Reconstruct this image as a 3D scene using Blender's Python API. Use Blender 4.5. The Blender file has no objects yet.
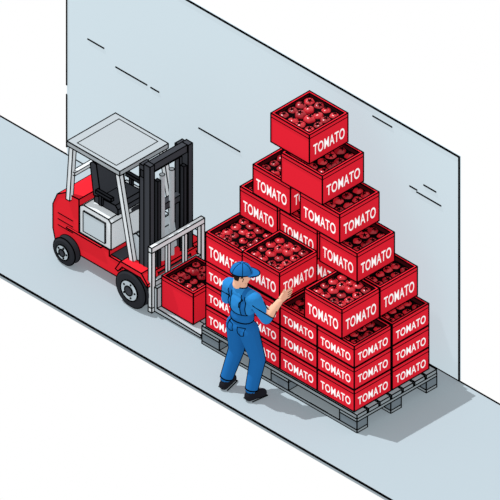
import bpy, bmesh, math, random
from mathutils import Vector, Matrix
from mathutils.bvhtree import BVHTree
U = 1/75.0
sc = bpy.context.scene
random.seed(4)
ZOOM=None

# ---------------------------------------------------------------- materials
def s2l(c):
    c = c/255
    return c/12.92 if c <= 0.04045 else ((c+0.055)/1.055)**2.4
def mat(name, rgb, k=1.0, rough=0.9, noise=0.0, e=.5, a=.4, spec=0.0):
    # flat ink look: diffuse colour plus an added glow that evens out shade
    m = bpy.data.materials.new(name); m.use_nodes = True
    nt = m.node_tree; b = nt.nodes['Principled BSDF']
    lin = tuple(s2l(v)*k for v in rgb)
    b.inputs['Base Color'].default_value = tuple(min(.95,v*a) for v in lin)+(1,)
    b.inputs['Roughness'].default_value = rough
    b.inputs['Specular IOR Level'].default_value = spec
    b.inputs['Emission Color'].default_value = lin+(1,)
    b.inputs['Emission Strength'].default_value = e
    if noise > 0:
        n = nt.nodes.new('ShaderNodeTexNoise'); n.inputs['Scale'].default_value = 2
        r = nt.nodes.new('ShaderNodeValToRGB')
        r.color_ramp.elements[0].color = tuple(v*a*(1-noise) for v in lin)+(1,)
        r.color_ramp.elements[1].color = tuple(min(1, v*a*(1+noise)) for v in lin)+(1,)
        nt.links.new(n.outputs['Fac'], r.inputs['Fac'])
        nt.links.new(r.outputs['Color'], b.inputs['Base Color'])
    return m
MT = {
 'line': mat('ink_black', (10,10,12),e=0),
 'red': mat('crate_red', (225,35,52),1.05),
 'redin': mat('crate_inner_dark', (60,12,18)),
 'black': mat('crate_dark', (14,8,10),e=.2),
 'tom': mat('tomato_red', (206,34,48), .85,rough=.3,spec=.35),
 'tom2': mat('tomato_red_dark', (172,24,38), .8,rough=.3,spec=.35),
 'text': mat('label_white', (255,255,255),e=.6),
 'floor': mat('floor_paint', (203,219,228), 1, noise=.005,e=.28,a=.265),
 'wall': mat('wall_paint', (207,223,231), 1, noise=.005,e=.8,a=.18),
 'wood': mat('pallet_grey', (176,188,194), .85,e=.4,a=.3),
 'wood2': mat('pallet_grey_dark', (120,132,140), .9),
 'fred': mat('forklift_red', (224,38,50), 1),
 'white': mat('forklift_white', (224,231,235), .98),
 'roof': mat('roof_grey', (208,218,224), 1,e=.28,a=.265),
 'panel': mat('forklift_panel', (194,207,214), .95),
 'dark': mat('mast_dark', (64,67,73), .9),
 'dark2': mat('tire_dark', (46,48,53), .9),
 'steel': mat('fork_steel', (196,206,212), .8),
 'blue': mat('overall_blue', (30,100,166), 1.05),
 'blue2': mat('shirt_blue', (44,128,196), 1.05),
 'capb': mat('cap_blue', (34,112,182), .95),
 'skin': mat('skin', (244,190,160), .95),
 'hair': mat('hair_dark', (40,28,24)),
 'boot': mat('boot_black', (32,32,38)),
 'eye': mat('eye_white', (245,245,245)),
 'lip': mat('lip', (170,80,70)),
 'stem': mat('stem_dark', (16,8,10),e=.2),
}

# ---------------------------------------------------------------- builder
class B:
    def __init__(s):
        s.v=[]; s.f=[]; s.m=[]; s.sm=[]; s.mats=[]
    def mi(s, k):
        if k not in s.mats: s.mats.append(k)
        return s.mats.index(k)
    def raw(s, vs, fs, k, smooth=False):
        o=len(s.v); s.v += [Vector(v) for v in vs]
        for i,f in enumerate(fs):
            s.f.append([o+j for j in f])
            s.m.append(s.mi(k[i] if isinstance(k,list) else k)); s.sm.append(smooth)
    def tube(s, a, b, r=.6, k='line', n=6, r2=None, ext=True):
        a=Vector(a); b=Vector(b); d=b-a
        if d.length<1e-5: return
        d.normalize(); r2 = r if r2 is None else r2
        if ext: a=a-d*r*.5; b=b+d*r*.5
        p=d.orthogonal().normalized(); q=d.cross(p)
        vs=[]
        for c,rr in ((a,r),(b,r2)):
            for i in range(n):
                t=2*math.pi*i/n; vs.append(c+(p*math.cos(t)+q*math.sin(t))*rr)
        fs=[[i,(i+1)%n,n+(i+1)%n,n+i] for i in range(n)]+[list(range(n))[::-1],list(range(n,2*n))]
        s.raw(vs,fs,k, n>8)
    def poly(s, pts, r=.6, k='line', closed=False):
        n=len(pts)
        for i in range(n if closed else n-1): s.tube(pts[i],pts[(i+1)%n],r,k)
    def solid(s, vs, fs, k, r=.6, ang=32, smooth=False):
        s.raw(vs,fs,k,smooth)
        if not r: return
        bm=bmesh.new(); bv=[bm.verts.new(v) for v in vs]
        for f in fs:
            try: bm.faces.new([bv[i] for i in f])
            except ValueError: pass
        bmesh.ops.recalc_face_normals(bm, faces=bm.faces)
        for e in bm.edges:
            if len(e.link_faces)!=2 or e.calc_face_angle(0)>math.radians(ang):
                s.tube(e.verts[0].co,e.verts[1].co,r)
        bm.free()
    def box(s,x0,x1,y0,y1,z0,z1,k,r=.6):
        vs=[(x0,y0,z0),(x1,y0,z0),(x1,y1,z0),(x0,y1,z0),(x0,y0,z1),(x1,y0,z1),(x1,y1,z1),(x0,y1,z1)]
        fs=[[0,3,2,1],[4,5,6,7],[0,1,5,4],[1,2,6,5],[2,3,7,6],[3,0,4,7]]
        s.solid(vs,fs,k,r)
    def prof(s,pts,y0,y1,k,r=.6,ang=32):   # XZ profile extruded in Y
        n=len(pts)
        vs=[(p[0],y0,p[1]) for p in pts]+[(p[0],y1,p[1]) for p in pts]
        fs=[list(range(n)),list(range(n,2*n))[::-1]]+[[i,n+i,n+(i+1)%n,(i+1)%n] for i in range(n)]
        s.solid(vs,fs,k,r,ang)
    def bar(s,a,b,wx,wy,k,r=.5):   # sheared box between two points
        a=Vector(a); b=Vector(b); vs=[]
        for c in (a,b):
            for dx,dy in ((-1,-1),(1,-1),(1,1),(-1,1)): vs.append(c+Vector((dx*wx/2,dy*wy/2,0)))
        s.solid(vs,[[0,3,2,1],[4,5,6,7],[0,1,5,4],[1,2,6,5],[2,3,7,6],[3,0,4,7]],k,r)
    def cyl(s,c,ax,R,h,k,n=36,r=.6,prof=None):
        c=Vector(c); ax=Vector(ax).normalized(); p=ax.orthogonal().normalized(); q=ax.cross(p)
        prof = prof or [(R,-h/2),(R,h/2)]
        vs=[];m=len(prof)
        for (rr,hh) in prof:
            for i in range(n):
                t=2*math.pi*i/n; vs.append(c+ax*hh+(p*math.cos(t)+q*math.sin(t))*rr)
        fs=[]
        for j in range(m-1):
            fs+=[[j*n+i,j*n+(i+1)%n,(j+1)*n+(i+1)%n,(j+1)*n+i] for i in range(n)]
        fs+=[list(range(n))[::-1],[ (m-1)*n+i for i in range(n)]]
        s.solid(vs,fs,k,r,40)
    def ell(s,c,rad,k,sub=2,rot=None):
        bm=bmesh.new(); bmesh.ops.create_icosphere(bm,subdivisions=sub,radius=1)
        c=Vector(c); vs=[]
        for v in bm.verts:
            w=Vector((v.co.x*rad[0],v.co.y*rad[1],v.co.z*rad[2]))
            if rot is not None: w=rot@w
            vs.append(c+w)
        fs=[[v.index for v in f.verts] for f in bm.faces]; bm.free()
        s.raw(vs,fs,k,True)
    def mesh(s,name,org=(0,0,0)):
        me=bpy.data.meshes.new(name); o=Vector(org)
        me.from_pydata([(v-o)*U for v in s.v],[],s.f)
        for k in s.mats: me.materials.append(MT[k])
        me.polygons.foreach_set('material_index',s.m)
        me.polygons.foreach_set('use_smooth',s.sm); me.update()
        bm=bmesh.new(); bm.from_mesh(me); bmesh.ops.recalc_face_normals(bm,faces=bm.faces); bm.to_mesh(me); bm.free()
        return me
    def obj(s,name,org=(0,0,0),parent=None):
        return link(name,s.mesh(name,org),org,parent)
def link(name,me,org=(0,0,0),parent=None):
    o=bpy.data.objects.new(name,me); sc.collection.objects.link(o)
    o.location=Vector(org)*U
    if parent:
        o.parent=parent; o.matrix_parent_inverse=Matrix.Translation(-parent.location)
    return o

# ---------------------------------------------------------------- room shell
YW=111; YF=-47
b=B(); b.box(-620,330,YF,YW,-4,0,'floor',0)
for y in (YF,YW): b.tube((-620,y,-.3),(330,y,-.3),.95)
b.obj('floor',(-150,30,0))
b=B(); WX0=-446; WX1=7; WH=224
b.box(WX0,WX1,YW,YW+2,0,WH,'wall',0)
yl=YW-.1
b.tube((WX0,yl,WH),(WX1,yl,WH),.9); b.tube((WX1,yl,0),(WX1,yl,WH),.9)
b.tube((WX0,yl,8),(WX0,yl,60),.8); b.tube((WX0,yl,70),(WX0,yl,WH),.8)
def wpt(sx,sy):
    X=(sx-357)/.866-yl; return (X,yl,433+.5*(X-yl)-sy)
for a,c in (((88,39),(104,48.5)),((116,67),(147,85)),((151,87.5),(159,92)),((199,128),(240,152)),
            ((410,186),(417,190)),((424,185),(436,192)),((417,192),(441,206)),((373,116),(392,127))):
    p=Vector(wpt(*a)); q=Vector(wpt(*c)); q.z=p.z; b.tube(p,q,.75)
b.obj('wall_back',(-220,YW+1,0))

# ---------------------------------------------------------------- crates
def glyph():
    cu=bpy.data.curves.new('t','FONT'); cu.body='TOMATO'; cu.offset=.014; cu.space_character=1.08
    o=bpy.data.objects.new('t',cu); sc.collection.objects.link(o)
    dg=bpy.context.evaluated_depsgraph_get(); me=o.evaluated_get(dg).to_mesh()
    vs=[v.co.copy() for v in me.vertices]; fs=[list(p.vertices) for p in me.polygons]
    bpy.data.objects.remove(o); bpy.data.curves.remove(cu)
    x0=min(v.x for v in vs);x1=max(v.x for v in vs);y0=min(v.y for v in vs);y1=max(v.y for v in vs)
    return [((v.x-(x0+x1)/2)/(x1-x0),(v.y-(y0+y1)/2)/(y1-y0)) for v in vs],fs
GV,GF=glyph()
cache={}
def crate_mesh(w,d,h,ly,lx,var,heap):
    key=(w,d,h,ly,lx,var,heap)
    if key in cache: return cache[key]
    rnd=random.Random(var*7+3)
    b=B(); t=2.6; dz=h-6
    def loop(i,z): return [(i,i,z),(w-i,i,z),(w-i,d-i,z),(i,d-i,z)]
    vs=loop(.3,.4)+loop(.3,h-.4)+loop(t,h-.4)+loop(t,dz-6)
    fs=[[3,2,1,0]]; ks=['red']
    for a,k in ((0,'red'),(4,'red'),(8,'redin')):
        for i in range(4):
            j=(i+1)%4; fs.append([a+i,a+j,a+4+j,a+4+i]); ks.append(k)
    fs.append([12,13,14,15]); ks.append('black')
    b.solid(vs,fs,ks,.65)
    b.poly(loop(.1,h-4.0),.38,closed=True)     # lip under the rim
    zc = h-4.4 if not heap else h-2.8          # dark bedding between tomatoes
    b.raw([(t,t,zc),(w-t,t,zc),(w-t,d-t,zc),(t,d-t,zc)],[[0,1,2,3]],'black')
    n=4 if w>30 else 3; ny=4
    st=(w-2*t-1)/n; st2=(d-2*t-1)/ny
    for i in range(n):
        for j in range(ny):
            x=t+.5+st*(i+.5)+rnd.uniform(-1.0,1.0); y=t+.5+st2*(j+.5)+rnd.uniform(-1.0,1.0)
            R=min(st,st2)*rnd.uniform(.44,.52); x=min(max(x,t+R),w-t-R); y=min(max(y,t+R),d-t-R)
            zz=zc-1.6; k=rnd.choice(['tom','tom','tom2'])
            if heap and 0<i<n-1 and 0<j<ny-1: zz+=rnd.uniform(.3,2.2)
            bm=bmesh.new(); bmesh.ops.create_icosphere(bm,subdivisions=3,radius=1); ph=rnd.uniform(0,6)
            rz=R*.85; tv=[]
            tilt=Matrix.Rotation(rnd.uniform(-.35,.35),3,'X')@Matrix.Rotation(rnd.uniform(-.35,.35),3,'Y')
            for v in bm.verts:
                c=v.co; a=math.atan2(c.y,c.x); rr=math.hypot(c.x,c.y)
                f=1+.06*math.cos(5*a+ph)*rr; dz_=-.22*max(0,1-rr*2.2) if c.z>0 else 0
                tv.append(Vector((x,y,zz))+tilt@Vector((c.x*f*R,c.y*f*R,(c.z+dz_)*rz)))
            b.raw(tv,[[v.index for v in f.verts] for f in bm.faces],k,True); bm.free()
            pts=[];ang=rnd.uniform(0,6)
            for q in range(10):
                rr=(3.1 if q%2==0 else 1.0)*R/4.6; a=ang+q*math.pi/5
                pts.append(Vector((x,y,zz))+tilt@Vector((rr*math.cos(a),rr*math.sin(a),rz*(.98 if q%2==0 else .96)+.1-(.35 if q%2==0 else 0))))
            pts.append(Vector((x,y,zz))+tilt@Vector((0,0,rz*.98+.1)))
            b.raw(pts,[[10,q,(q+1)%10] for q in range(10)],'stem')
    tw=w*.80; th=min(10.5,h*.36); cz=h*.43-.6
    if ly: b.raw([(w/2+gx*tw,-.15,cz+gy*th) for gx,gy in GV],GF,'text')
    if lx: b.raw([(w+.15,d/2+gx*tw,cz+gy*th) for gx,gy in GV],GF,'text')
    me=b.mesh('tomato_crate_mesh'); cache[key]=me; return me
cn=[0]
def crate(x0,y0,z0,w=43.6,d=43.6,h=29.4,ly=True,lx=True,heap=False,name='tomato_crate'):
    cn[0]+=1
    return link(name,crate_mesh(w,d,h,ly,lx,cn[0]%3,heap),(x0,y0,z0))
PZ=18
for l in range(3):
    for i in range(4):
        crate(-4-43*(i+1),1,PZ+22*l,42.8,42.8,22)
        crate(-4-43*(i+1),44.8,PZ+22*l,42.8,42.8,22)
z=84
crate(-62,1,z,heap=True); crate(-175.5,.5,z)
crate(-62,45,z); crate(-107,45,z); crate(-175.5,45,z)
z=113.5
for x in (-172,-126,-80): crate(x,36.5,z)
z=143
crate(-157,36.5,z); crate(-102,36,z,46,46)
crate(-123,35,172.5,48,48,ly=False)
crate(-139,39,202,45,45,ly=False,heap=True)
# crate being placed by the worker
HC=(-124.5,-8.5,94.5)
crate(*HC,heap=True)
# crate on the forks
crate(-233,7,6.3,37,40,31.5,ly=False,lx=False,heap=True)

# ---------------------------------------------------------------- pallet
b=B()
X0,X1,Y0,Y1=-179,0,0,92
for y in (0,39,80): b.box(X0,X1,y,y+12,0,3,'wood')
for x in (X0,-99,-20):
    for y in (0,39,80): b.box(x,x+20,y,y+12,3,11,'wood2')
    b.box(x,x+20,0,92,11,14,'wood')
for i in range(7):
    y=i*13.35; b.box(X0,X1,y,y+11.6,14,17.7,'wood')
b.obj('wooden_pallet',(-90,46,0))

# ---------------------------------------------------------------- forklift
b=B()
b.prof([(-354,12),(-357,24),(-357,48),(-352,60),(-343,66),(-327,67),(-327,34),(-292,34),(-292,28),(-268,28),(-262,36),(-243,36),(-240,30),(-240,24),(-246,12)],6,58,'fred')
b.box(-340,-300,4.2,6,33,33.5,'fred',.4)
b.prof([(-327,34),(-327,60),(-323,63),(-294,63),(-291,60),(-291,34)],7,57,'white')
b.box(-322,-297,5.8,7,38,58,'panel',.5)
b.box(-292,-268,8,56,27,28.6,'dark',.5)
for zz in (30,36,42): b.tube((-351,5.9,zz),(-334,5.9,zz),.45)
b.prof([(-320,63),(-320,68),(-317,70),(-296,71),(-293,68),(-293,63)],17,47,'dark')
b.prof([(-322,68),(-326,98),(-323,101),(-319,100),(-314,70)],18,46,'dark')
b.box(-315,-297,13,16,76,79,'dark2'); b.box(-315,-297,48,51,76,79,'dark2')
b.bar((-310,14.5,66),(-310,14.5,76),3,2,'dark2'); b.bar((-310,49.5,66),(-310,49.5,76),3,2,'dark2')
b.prof([(-270,28),(-268,60),(-264,63),(-257,60),(-255,36)],9,55,'panel')
b.tube((-266,30,58),(-277,30,73),1.4,'dark2',10)
ax=Vector((-.6,0,.8)); c=Vector((-278,30,74)); p=ax.orthogonal().normalized(); q=ax.cross(p)
ring=[c+(p*math.cos(t*math.pi/12)+q*math.sin(t*math.pi/12))*9 for t in range(24)]
b.poly(ring,1.1,'dark2',True)
for t in (0,8,16): b.tube(c,ring[t],.9,'dark2')
b.tube((-266,44,60),(-270,46,72),.8,'dark2'); b.ell((-270,46,73),(1.6,1.6,1.6),'fred')
for y in (6,56):
    b.bar((-338,y,62),(-334,y,118),4.2,4,'white')
    b.bar((-264,y,34),(-281,y,118),4.6,4,'white')
b.box(-338,-277,3,59,117,121.5,'roof')
for x in (-330,-285):
    b.tube((x,7,121.6),(x,55,121.6),.42)
b.tube((-330,7,121.6),(-285,7,121.6),.42); b.tube((-330,55,121.6),(-285,55,121.6),.42)
b.box(-336,-332,6,56,88,91,'white',.5)
b.prof([(-276,28),(-270,38),(-246,38),(-239,30),(-239,27),(-247,33.5),(-268,33.5),(-273,27)],-3,8,'fred')
b.prof([(-276,28),(-270,38),(-246,38),(-239,30),(-239,27),(-247,33.5),(-268,33.5),(-273,27)],56,66,'fred')
def wheel(x,yc,R,w,o):
    b.cyl((x,yc,R),(0,1,0),R,w,'dark2',prof=[(R-2,-w/2),(R,-w/2+1.6),(R,w/2-1.6),(R-2,w/2)])
    yo=yc+o*w/2
    b.cyl((x,yo+o*.2,R),(0,1,0),R*.56,1.2,'panel')
    b.cyl((x,yo+o*.9,R),(0,1,0),R*.26,1.2,'dark',20)
    for i in range(5):
        a=i*1.2566; b.cyl((x+R*.4*math.cos(a),yo+o*1,R+R*.4*math.sin(a)),(0,1,0),.7,.6,'dark',8,.25)
for yc,o in ((0.5,-1),(61,1)):
    wheel(-257,yc,17,12,o)
wheel(-338,3,12.5,9,-1); wheel(-338,59,12.5,9,1)
b.cyl((-257,31,17),(0,1,0),4,56,'dark'); b.cyl((-338,31,12.5),(0,1,0),3,52,'dark')
for y0 in (6,47):
    b.box(-257,-252,y0,y0+8,4,138,'dark'); b.box(-252,-245,y0+(0 if y0<20 else 3),y0+(5 if y0<20 else 8),4,140,'dark')
b.box(-252,-246,11,50,133,140,'dark'); b.box(-256,-252,6,55,126,133,'dark')
b.box(-256,-250,12,50,84,90,'dark'); b.box(-256,-250,12,50,20,27,'dark')
for y0 in (14,44): b.box(-248,-244,y0,y0+3.4,6,122,'dark2',.5)
b.cyl((-250,25,66),(0,0,1),2.2,110,'steel',16,.4); b.cyl((-250,36,66),(0,0,1),2.2,110,'steel',16,.4)
for y in (12,50): b.tube((-268,y,42),(-256,y,60),1.8,'steel',10)
xb0,xb1=-241,-237
b.box(xb0,xb1,0,61,61,66,'white'); b.box(xb0,xb1,0,61,1.5,6,'white'); b.box(xb0,xb1,4,57,26,31,'steel')
for y in (0,57): b.box(xb0,xb1,y,y+4,6,61,'white')
for y in (19,38.5): b.box(xb0+.5,xb1-.5,y,y+3,6,61,'white',.5)
b.box(-246,-241,12,49,20,34,'dark')
for y in (3,39):
    b.prof([(-237,2),(-237,26),(-233.8,26),(-233.8,6.2),(-184,4.5),(-181,2)],y,y+13,'steel')
b.obj('forklift',(-300,31,0))

# ---------------------------------------------------------------- worker
root=bpy.data.objects.new('warehouse_worker',None); sc.collection.objects.link(root)
root.location=Vector((-106,-26,0))*U
class SDF:
    def __init__(s): s.b=B()
    def e(s,c,r,rot=None): s.b.ell(c,r,'skin',2,rot)
    def cap(s,a,b_,r1,r2,sq=None):
        a=Vector(a); b_=Vector(b_); n=max(3,int((b_-a).length/(min(r1,r2)*.25)))
        for i in range(n+1):
            t=i/n; r=r1+(r2-r1)*t
            s.b.ell(a.lerp(b_,t),(r,r,r) if not sq else (r*sq[0],r*sq[1],r*sq[2]),'skin',2)
    def chain(s,pts):
        for (p,r),(q,r2) in zip(pts,pts[1:]): s.cap(p,q,r,r2)
    def build(s,name,vox,smooth,cls,xf=None,zmin=None):
        me=s.b.mesh('tmp'); o=link('tmp',me)
        m=o.modifiers.new('r','REMESH'); m.mode='VOXEL'; m.voxel_size=vox*U
        m=o.modifiers.new('s','SMOOTH'); m.iterations=smooth; m.factor=.5
        dg=bpy.context.evaluated_depsgraph_get()
        em=bpy.data.meshes.new_from_object(o.evaluated_get(dg))
        bpy.data.objects.remove(o)
        vs=[v.co/U for v in em.vertices]
        if zmin is not None: vs=[Vector((v.x,v.y,max(v.z,zmin))) for v in vs]
        if xf: vs=[xf@v for v in vs]
        fs=[list(p.vertices) for p in em.polygons]
        bb=B(); inv=xf.inverted() if xf else None
        ks=[]
        for f in fs:
            c=sum((vs[i] for i in f),Vector())/len(f)
            ks.append(cls(inv@c if inv else c))
        bb.raw(vs,fs,ks,True)
        bpy.data.meshes.remove(em)
        return bb,vs,fs
V=Vector
Lh,Lk,La=V((-113,-26,66)),V((-117,-22,37)),V((-121,-30,7))
Rh,Rk,Ra=V((-99,-26,66)),V((-94.5,-20,37)),V((-95,-27,7))
Ls,Le,Lw=V((-120,-27,102)),V((-127,-23,83)),V((-127,-11.5,97))
Rs,Re,Rw=V((-92,-27,102)),V((-83,-22,84)),V((-78.4,-11.5,98))
S=SDF()
S.e((-106,-26.5,69),(13,9.5,8.5)); S.e((-106,-26.5,79),(11.6,8.6,10)); S.e((-106,-26.5,92),(14,9.6,13)); S.e((-106,-25.5,86),(12,9,10))
S.cap((-117,-27,102),(-95,-27,102),6.4,6.4); S.cap((-106,-27,104),(-106,-26,114),4.6,4.1)
for h,k,a,tx in ((Lh,Lk,La,-3),(Rh,Rk,Ra,3)):
    S.chain([(h,9),(k,6.6),(a+V((0,0,2)),5.2)])
    S.cap(a+V((0,-2.5,-3)),a+V((tx,10,-3.8)),4.4,3.8); S.cap(a,a+V((tx*.5,5,-2)),4.6,4)
S.chain([(Ls,6.4),(Le,5.0),(Lw,3.1)]); S.chain([(Rs,6.4),(Re,5.0),(Rw,3.1)])
def tseg(p,a,b_):
    d=b_-a; t=max(0,min(1,(p-a).dot(d)/d.length_squared)); return t,(p-(a+d*t)).length
def cls(p):
    if p.z<9: return 'boot'
    for s_,e_,w_ in ((Ls,Le,Lw),(Rs,Re,Rw)):
        t,d=tseg(p,e_,w_)
        if d<6 and t>.22: return 'skin'
        t2,d2=tseg(p,s_,e_)
        if min(d,d2)<7.2 and (t2>.12): return 'blue2'
    if p.z>108.5: return 'skin'
    if p.z<76: return 'blue'
    if p.z<92 and p.y>-24: return 'blue'
    if p.z<84: return 'blue'
    if abs(abs(p.x+106)-7.5)<2.0: return 'blue'
    return 'blue2'
bb,vs,fs=S.build('body',.6,7,cls,zmin=0)
bvh=BVHTree.FromPolygons(vs,fs)
def hit(c,d):
    r=bvh.ray_cast(c,d.normalized()); return r[0]+d.normalized()*.15 if r[0] is not None and (r[0]-c).length<22 else None
def ringat(c,axis,r=.5,n=28):
    axis=axis.normalized(); p=axis.orthogonal().normalized(); q=axis.cross(p); pts=[]
    for i in range(n):
        t=2*math.pi*i/n; h=hit(c,p*math.cos(t)+q*math.sin(t))
        if h is not None: pts.append(h)
    bb.poly(pts,r,closed=True)
def seam(a,b_,d,t0=0,t1=1,r=.5,n=12):
    pts=[]
    for i in range(n+1):
        h=hit(a.lerp(b_,t0+(t1-t0)*i/n),d)
        if h is not None: pts.append(h)
    bb.poly(pts,r)
Z=V((0,0,1))
ringat(V((-106,-26.5,76)),Z,.6,36); ringat(V((-106,-26.5,108.2)),Z,.5)
for a,k in ((La,Lk),(Ra,Rk)): ringat(a.lerp(k,.10),k-a,.6)
for s_,e_,w_ in ((Ls,Le,Lw),(Rs,Re,Rw)):
    ringat(e_.lerp(w_,.24),w_-e_,.5)
sd=V((.8,.6,0))
for h,k,a in ((Lh,Lk,La),(Rh,Rk,Ra)):
    for d in (sd,-sd):
        inner = (h is Lh and d is sd) or (h is Rh and d is not sd)
        seam(h,k,d,.45 if inner else 0,1); seam(k,a,d,0,.9)
seam(V((-106,-26.5,69)),V((-106,-26.5,97)),sd); seam(V((-106,-26.5,69)),V((-106,-26.5,97)),-sd)
for s_,e_,w_ in ((Ls,Le,Lw),(Rs,Re,Rw)):
    for d in (V((.8,.6,-.1)),V((-.8,-.6,0))): seam(s_,e_,d,.1,.95)
    seam(e_,w_,V((0,.3,1)),.3,.95,.35); seam(e_,w_,V((0,-.4,-1)),0,.95,.45)
def back(x,z):
    h=hit(V((x,-26.5,z)),V((0,-1,0))); return h
for x in (-115.5,-111.5,-100.5,-96.5):
    pts=[back(x,84+i*1.8) for i in range(12)]
    bb.poly([p for p in pts if p is not None],.4)
pts=[back(x,84) for x in [-117+i*1.6 for i in range(14)]]
bb.poly([p for p in pts if p is not None],.4)
for a,tx in ((La,-3),(Ra,3)):
    bb.poly([V((a.x-4.4,a.y-4,1)),V((a.x-4+tx,a.y+11,1)),V((a.x+3.6+tx,a.y+12,1)),V((a.x+4.6,a.y-3,1))],.6)
for cx in (-112,-100):
    pts=[back(cx+dx,zz) for dx,zz in ((-3.2,72),(0,72),(3.2,72),(3.2,68.5),(3.2,65.5),(0,64),(-3.2,65.5),(-3.2,68.5))]
    if all(p is not None for p in pts): bb.poly(pts,.35,closed=True)
bb.obj('body',(-106,-26,0),root)

def hand(side,w,name):
    S=SDF(); sx=side
    face = HC[0]+43.6+.2 if side>0 else HC[0]-.2
    X=face+sx*2.0
    pb=V((X+sx*.2,w.y+1.5,w.z+.8)); pt=V((X,-3.0,w.z+2.4))
    S.cap(w+V((0,-1.5,-1.8)),w+V((0,1,.4)),2.9,2.5)
    for dz in (-2.5,-.9,.8,2.3):
        S.cap(pb+V((0,0,dz*.75)),pt+V((0,0,dz)),1.7,1.45)
    for dz,L in ((-3.0,5.0),(-1.0,6.7),(1.0,7.2),(3.0,6.2)):
        a=pt+V((0,.2,dz)); m=a+V((sx*.35,L*.42,dz*.12+.1)); n_=m+V((-sx*.35,L*.33,.1)); e=n_+V((-sx*.45,L*.22,-.05))
        S.chain([(a,1.0),(m,.93),(n_,.86),(e,.7)])
    a=pb+V((0,.4,2.4)); m=a+V((sx*.3,2.2,2.9)); e=m+V((-sx*.6,2.3,2.0))
    S.chain([(a,1.35),(m,1.15),(e,.85)])
    b2,v2,f2=S.build(name,.28,2,lambda p:'skin')
    for dz in (-2,0,2):
        p=pt+V((sx*1.0,.8,dz)); b2.tube(p,p+V((-sx*.1,4.4,dz*.1)),.24)
    b2.obj(name,(-106,-26,0),root)
hand(1,Rw,'hand_right'); hand(-1,Lw,'hand_left')

HCn=V((-106,-27,120.5))
XF=Matrix.Translation(HCn)@Matrix.Rotation(math.radians(-38),4,'Z')@Matrix.Rotation(math.radians(-6),4,'X')
S=SDF()
S.e((0,-1,1.5),(6.9,8.2,8.2)); S.e((0,1.2,-3.5),(5.7,6.4,6.6)); S.e((0,3.8,-7.2),(3.4,3.0,2.6))
S.cap((0,7.6,.5),(0,9.0,-2.4),.9,1.35); S.e((0,6.4,1.6),(4.8,1.4,.9)); S.e((0,7.2,-5.2),(2.2,1.0,1.2))
for s_ in (-1,1):
    S.e((s_*6.9,-.8,-1.6),(1.1,1.7,2.5)); S.e((s_*3.6,5.6,-2.5),(2,1.4,2))
S.cap((0,-2,-6),(0,-2.5,-11),4.2,4.2)
def hcls(p):
    if p.z<-9.5: return 'skin'
    if p.y<-2.6 and p.z>-5.6 and abs(p.x)<7.2: return 'hair'
    if abs(p.x)>5.0 and p.y<.8 and p.z>.2: return 'hair'
    return 'skin'
hb,hv,hf=S.build('head',.42,3,hcls,xf=XF)
for s_ in (-1,1):
    hb.ell(XF@V((s_*2.7,6.55,-.3)),(1.0,.9,.7),'eye'); hb.ell(XF@V((s_*2.7,7.25,-.3)),(.5,.5,.55),'line')
    hb.tube(XF@V((s_*1.6,7.5,1.3)),XF@V((s_*4.2,6.9,1.4)),.35,'hair')
    hb.poly([XF@V((s_*7.9,-1.9,-.2)),XF@V((s_*8.1,-.8,.6)),XF@V((s_*8.0,.5,-.6)),XF@V((s_*7.8,.0,-3.4))],.3)
hb.poly([XF@V((x,7.9-abs(x)*.25,-5.2)) for x in (-1.8,-.9,0,.9,1.8)],.35,'lip')
hb.poly([XF@V((s,4.6-abs(s)*.35-.2,-9.3+abs(s)*.25)) for s in (-3,-1.5,0,1.5,3)],.3)
hb.obj('head',(-106,-26,0),root)
cb=B(); n=36; rows=9; vs=[];fs=[]
for j in range(rows+1):
    t=j/rows*math.pi/2
    for i in range(n):
        a=2*math.pi*i/n
        vs.append(XF@V((7.7*math.cos(t)*math.cos(a),-.8+9.0*math.cos(t)*math.sin(a),1.6+8.6*math.sin(t))))
for j in range(rows):
    fs+=[[j*n+i,j*n+(i+1)%n,(j+1)*n+(i+1)%n,(j+1)*n+i] for i in range(n)]
cb.raw(vs,fs,'capb',True)
cb.poly([XF@V((7.8*math.cos(2*math.pi*i/n),-.8+9.1*math.sin(2*math.pi*i/n),1.7)) for i in range(n)],.5,closed=True)
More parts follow.
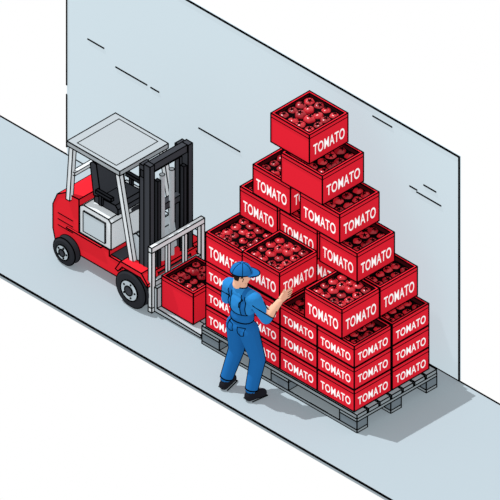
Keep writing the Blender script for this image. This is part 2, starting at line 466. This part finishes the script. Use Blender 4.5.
for a in (0,math.pi/3,2*math.pi/3):
    cb.poly([XF@V((7.75*math.cos(t)*math.cos(a),-.8+9.05*math.cos(t)*math.sin(a),1.6+8.65*math.sin(t))) for t in [math.pi*i/16 for i in range(17)]],.28)
cb.ell(XF@V((0,-.8,10.3)),(1,1,.6),'capb')
outer=[]; inner=[]
for i in range(15):
    a=math.radians(20+140*i/14)
    inner.append((7.5*math.cos(a),-.8+8.8*math.sin(a),2.4))
    outer.append((7.8*math.cos(a),-.2+15.2*math.sin(a)**.8,1.4-.8*math.sin(a)))
m=15; P=[V(p) for p in inner+outer]; P2=[p-V((0,0,.8)) for p in P]
allv=[XF@p for p in P+P2]; fs=[]
for i in range(m-1):
    fs.append([i,i+1,m+i+1,m+i]); fs.append([2*m+i,3*m+i,3*m+i+1,2*m+i+1]); fs.append([m+i,m+i+1,3*m+i+1,3*m+i])
cb.raw(allv,fs,'capb'); cb.poly([XF@V(p) for p in outer],.5)
cb.obj('cap',(-106,-26,0),root)

# ---------------------------------------------------------------- light, world, camera
w=bpy.data.worlds.new('World'); sc.world=w; w.use_nodes=True
bg=w.node_tree.nodes['Background']; bg.inputs[0].default_value=(1,1,1,1); bg.inputs[1].default_value=1.0
L=bpy.data.lights.new('sun','SUN'); L.energy=6.0; L.angle=math.radians(.5)
lo=bpy.data.objects.new('sun',L); sc.collection.objects.link(lo)
lo.rotation_euler=Vector((-.44,-.15,1)).to_track_quat('Z','Y').to_euler(); lo.location=(-4,0,6)
sc.view_settings.view_transform='Standard'
cam=bpy.data.cameras.new('cam'); co=bpy.data.objects.new('cam',cam); sc.collection.objects.link(co)
cx,cy,W=ZOOM or (250,250,500)
cam.type='ORTHO'; cam.ortho_scale=W*math.sqrt(2/3)*U; cam.clip_end=60
XpY=(cx-357)/.8660254; XmY=2*(cy-433)
tgt=Vector(((XpY+XmY)/2,(XpY-XmY)/2,0))*U
dirv=Vector((1,-1,1)).normalized()
co.location=tgt+dirv*16
co.rotation_euler=dirv.to_track_quat('Z','Y').to_euler()
sc.camera=co
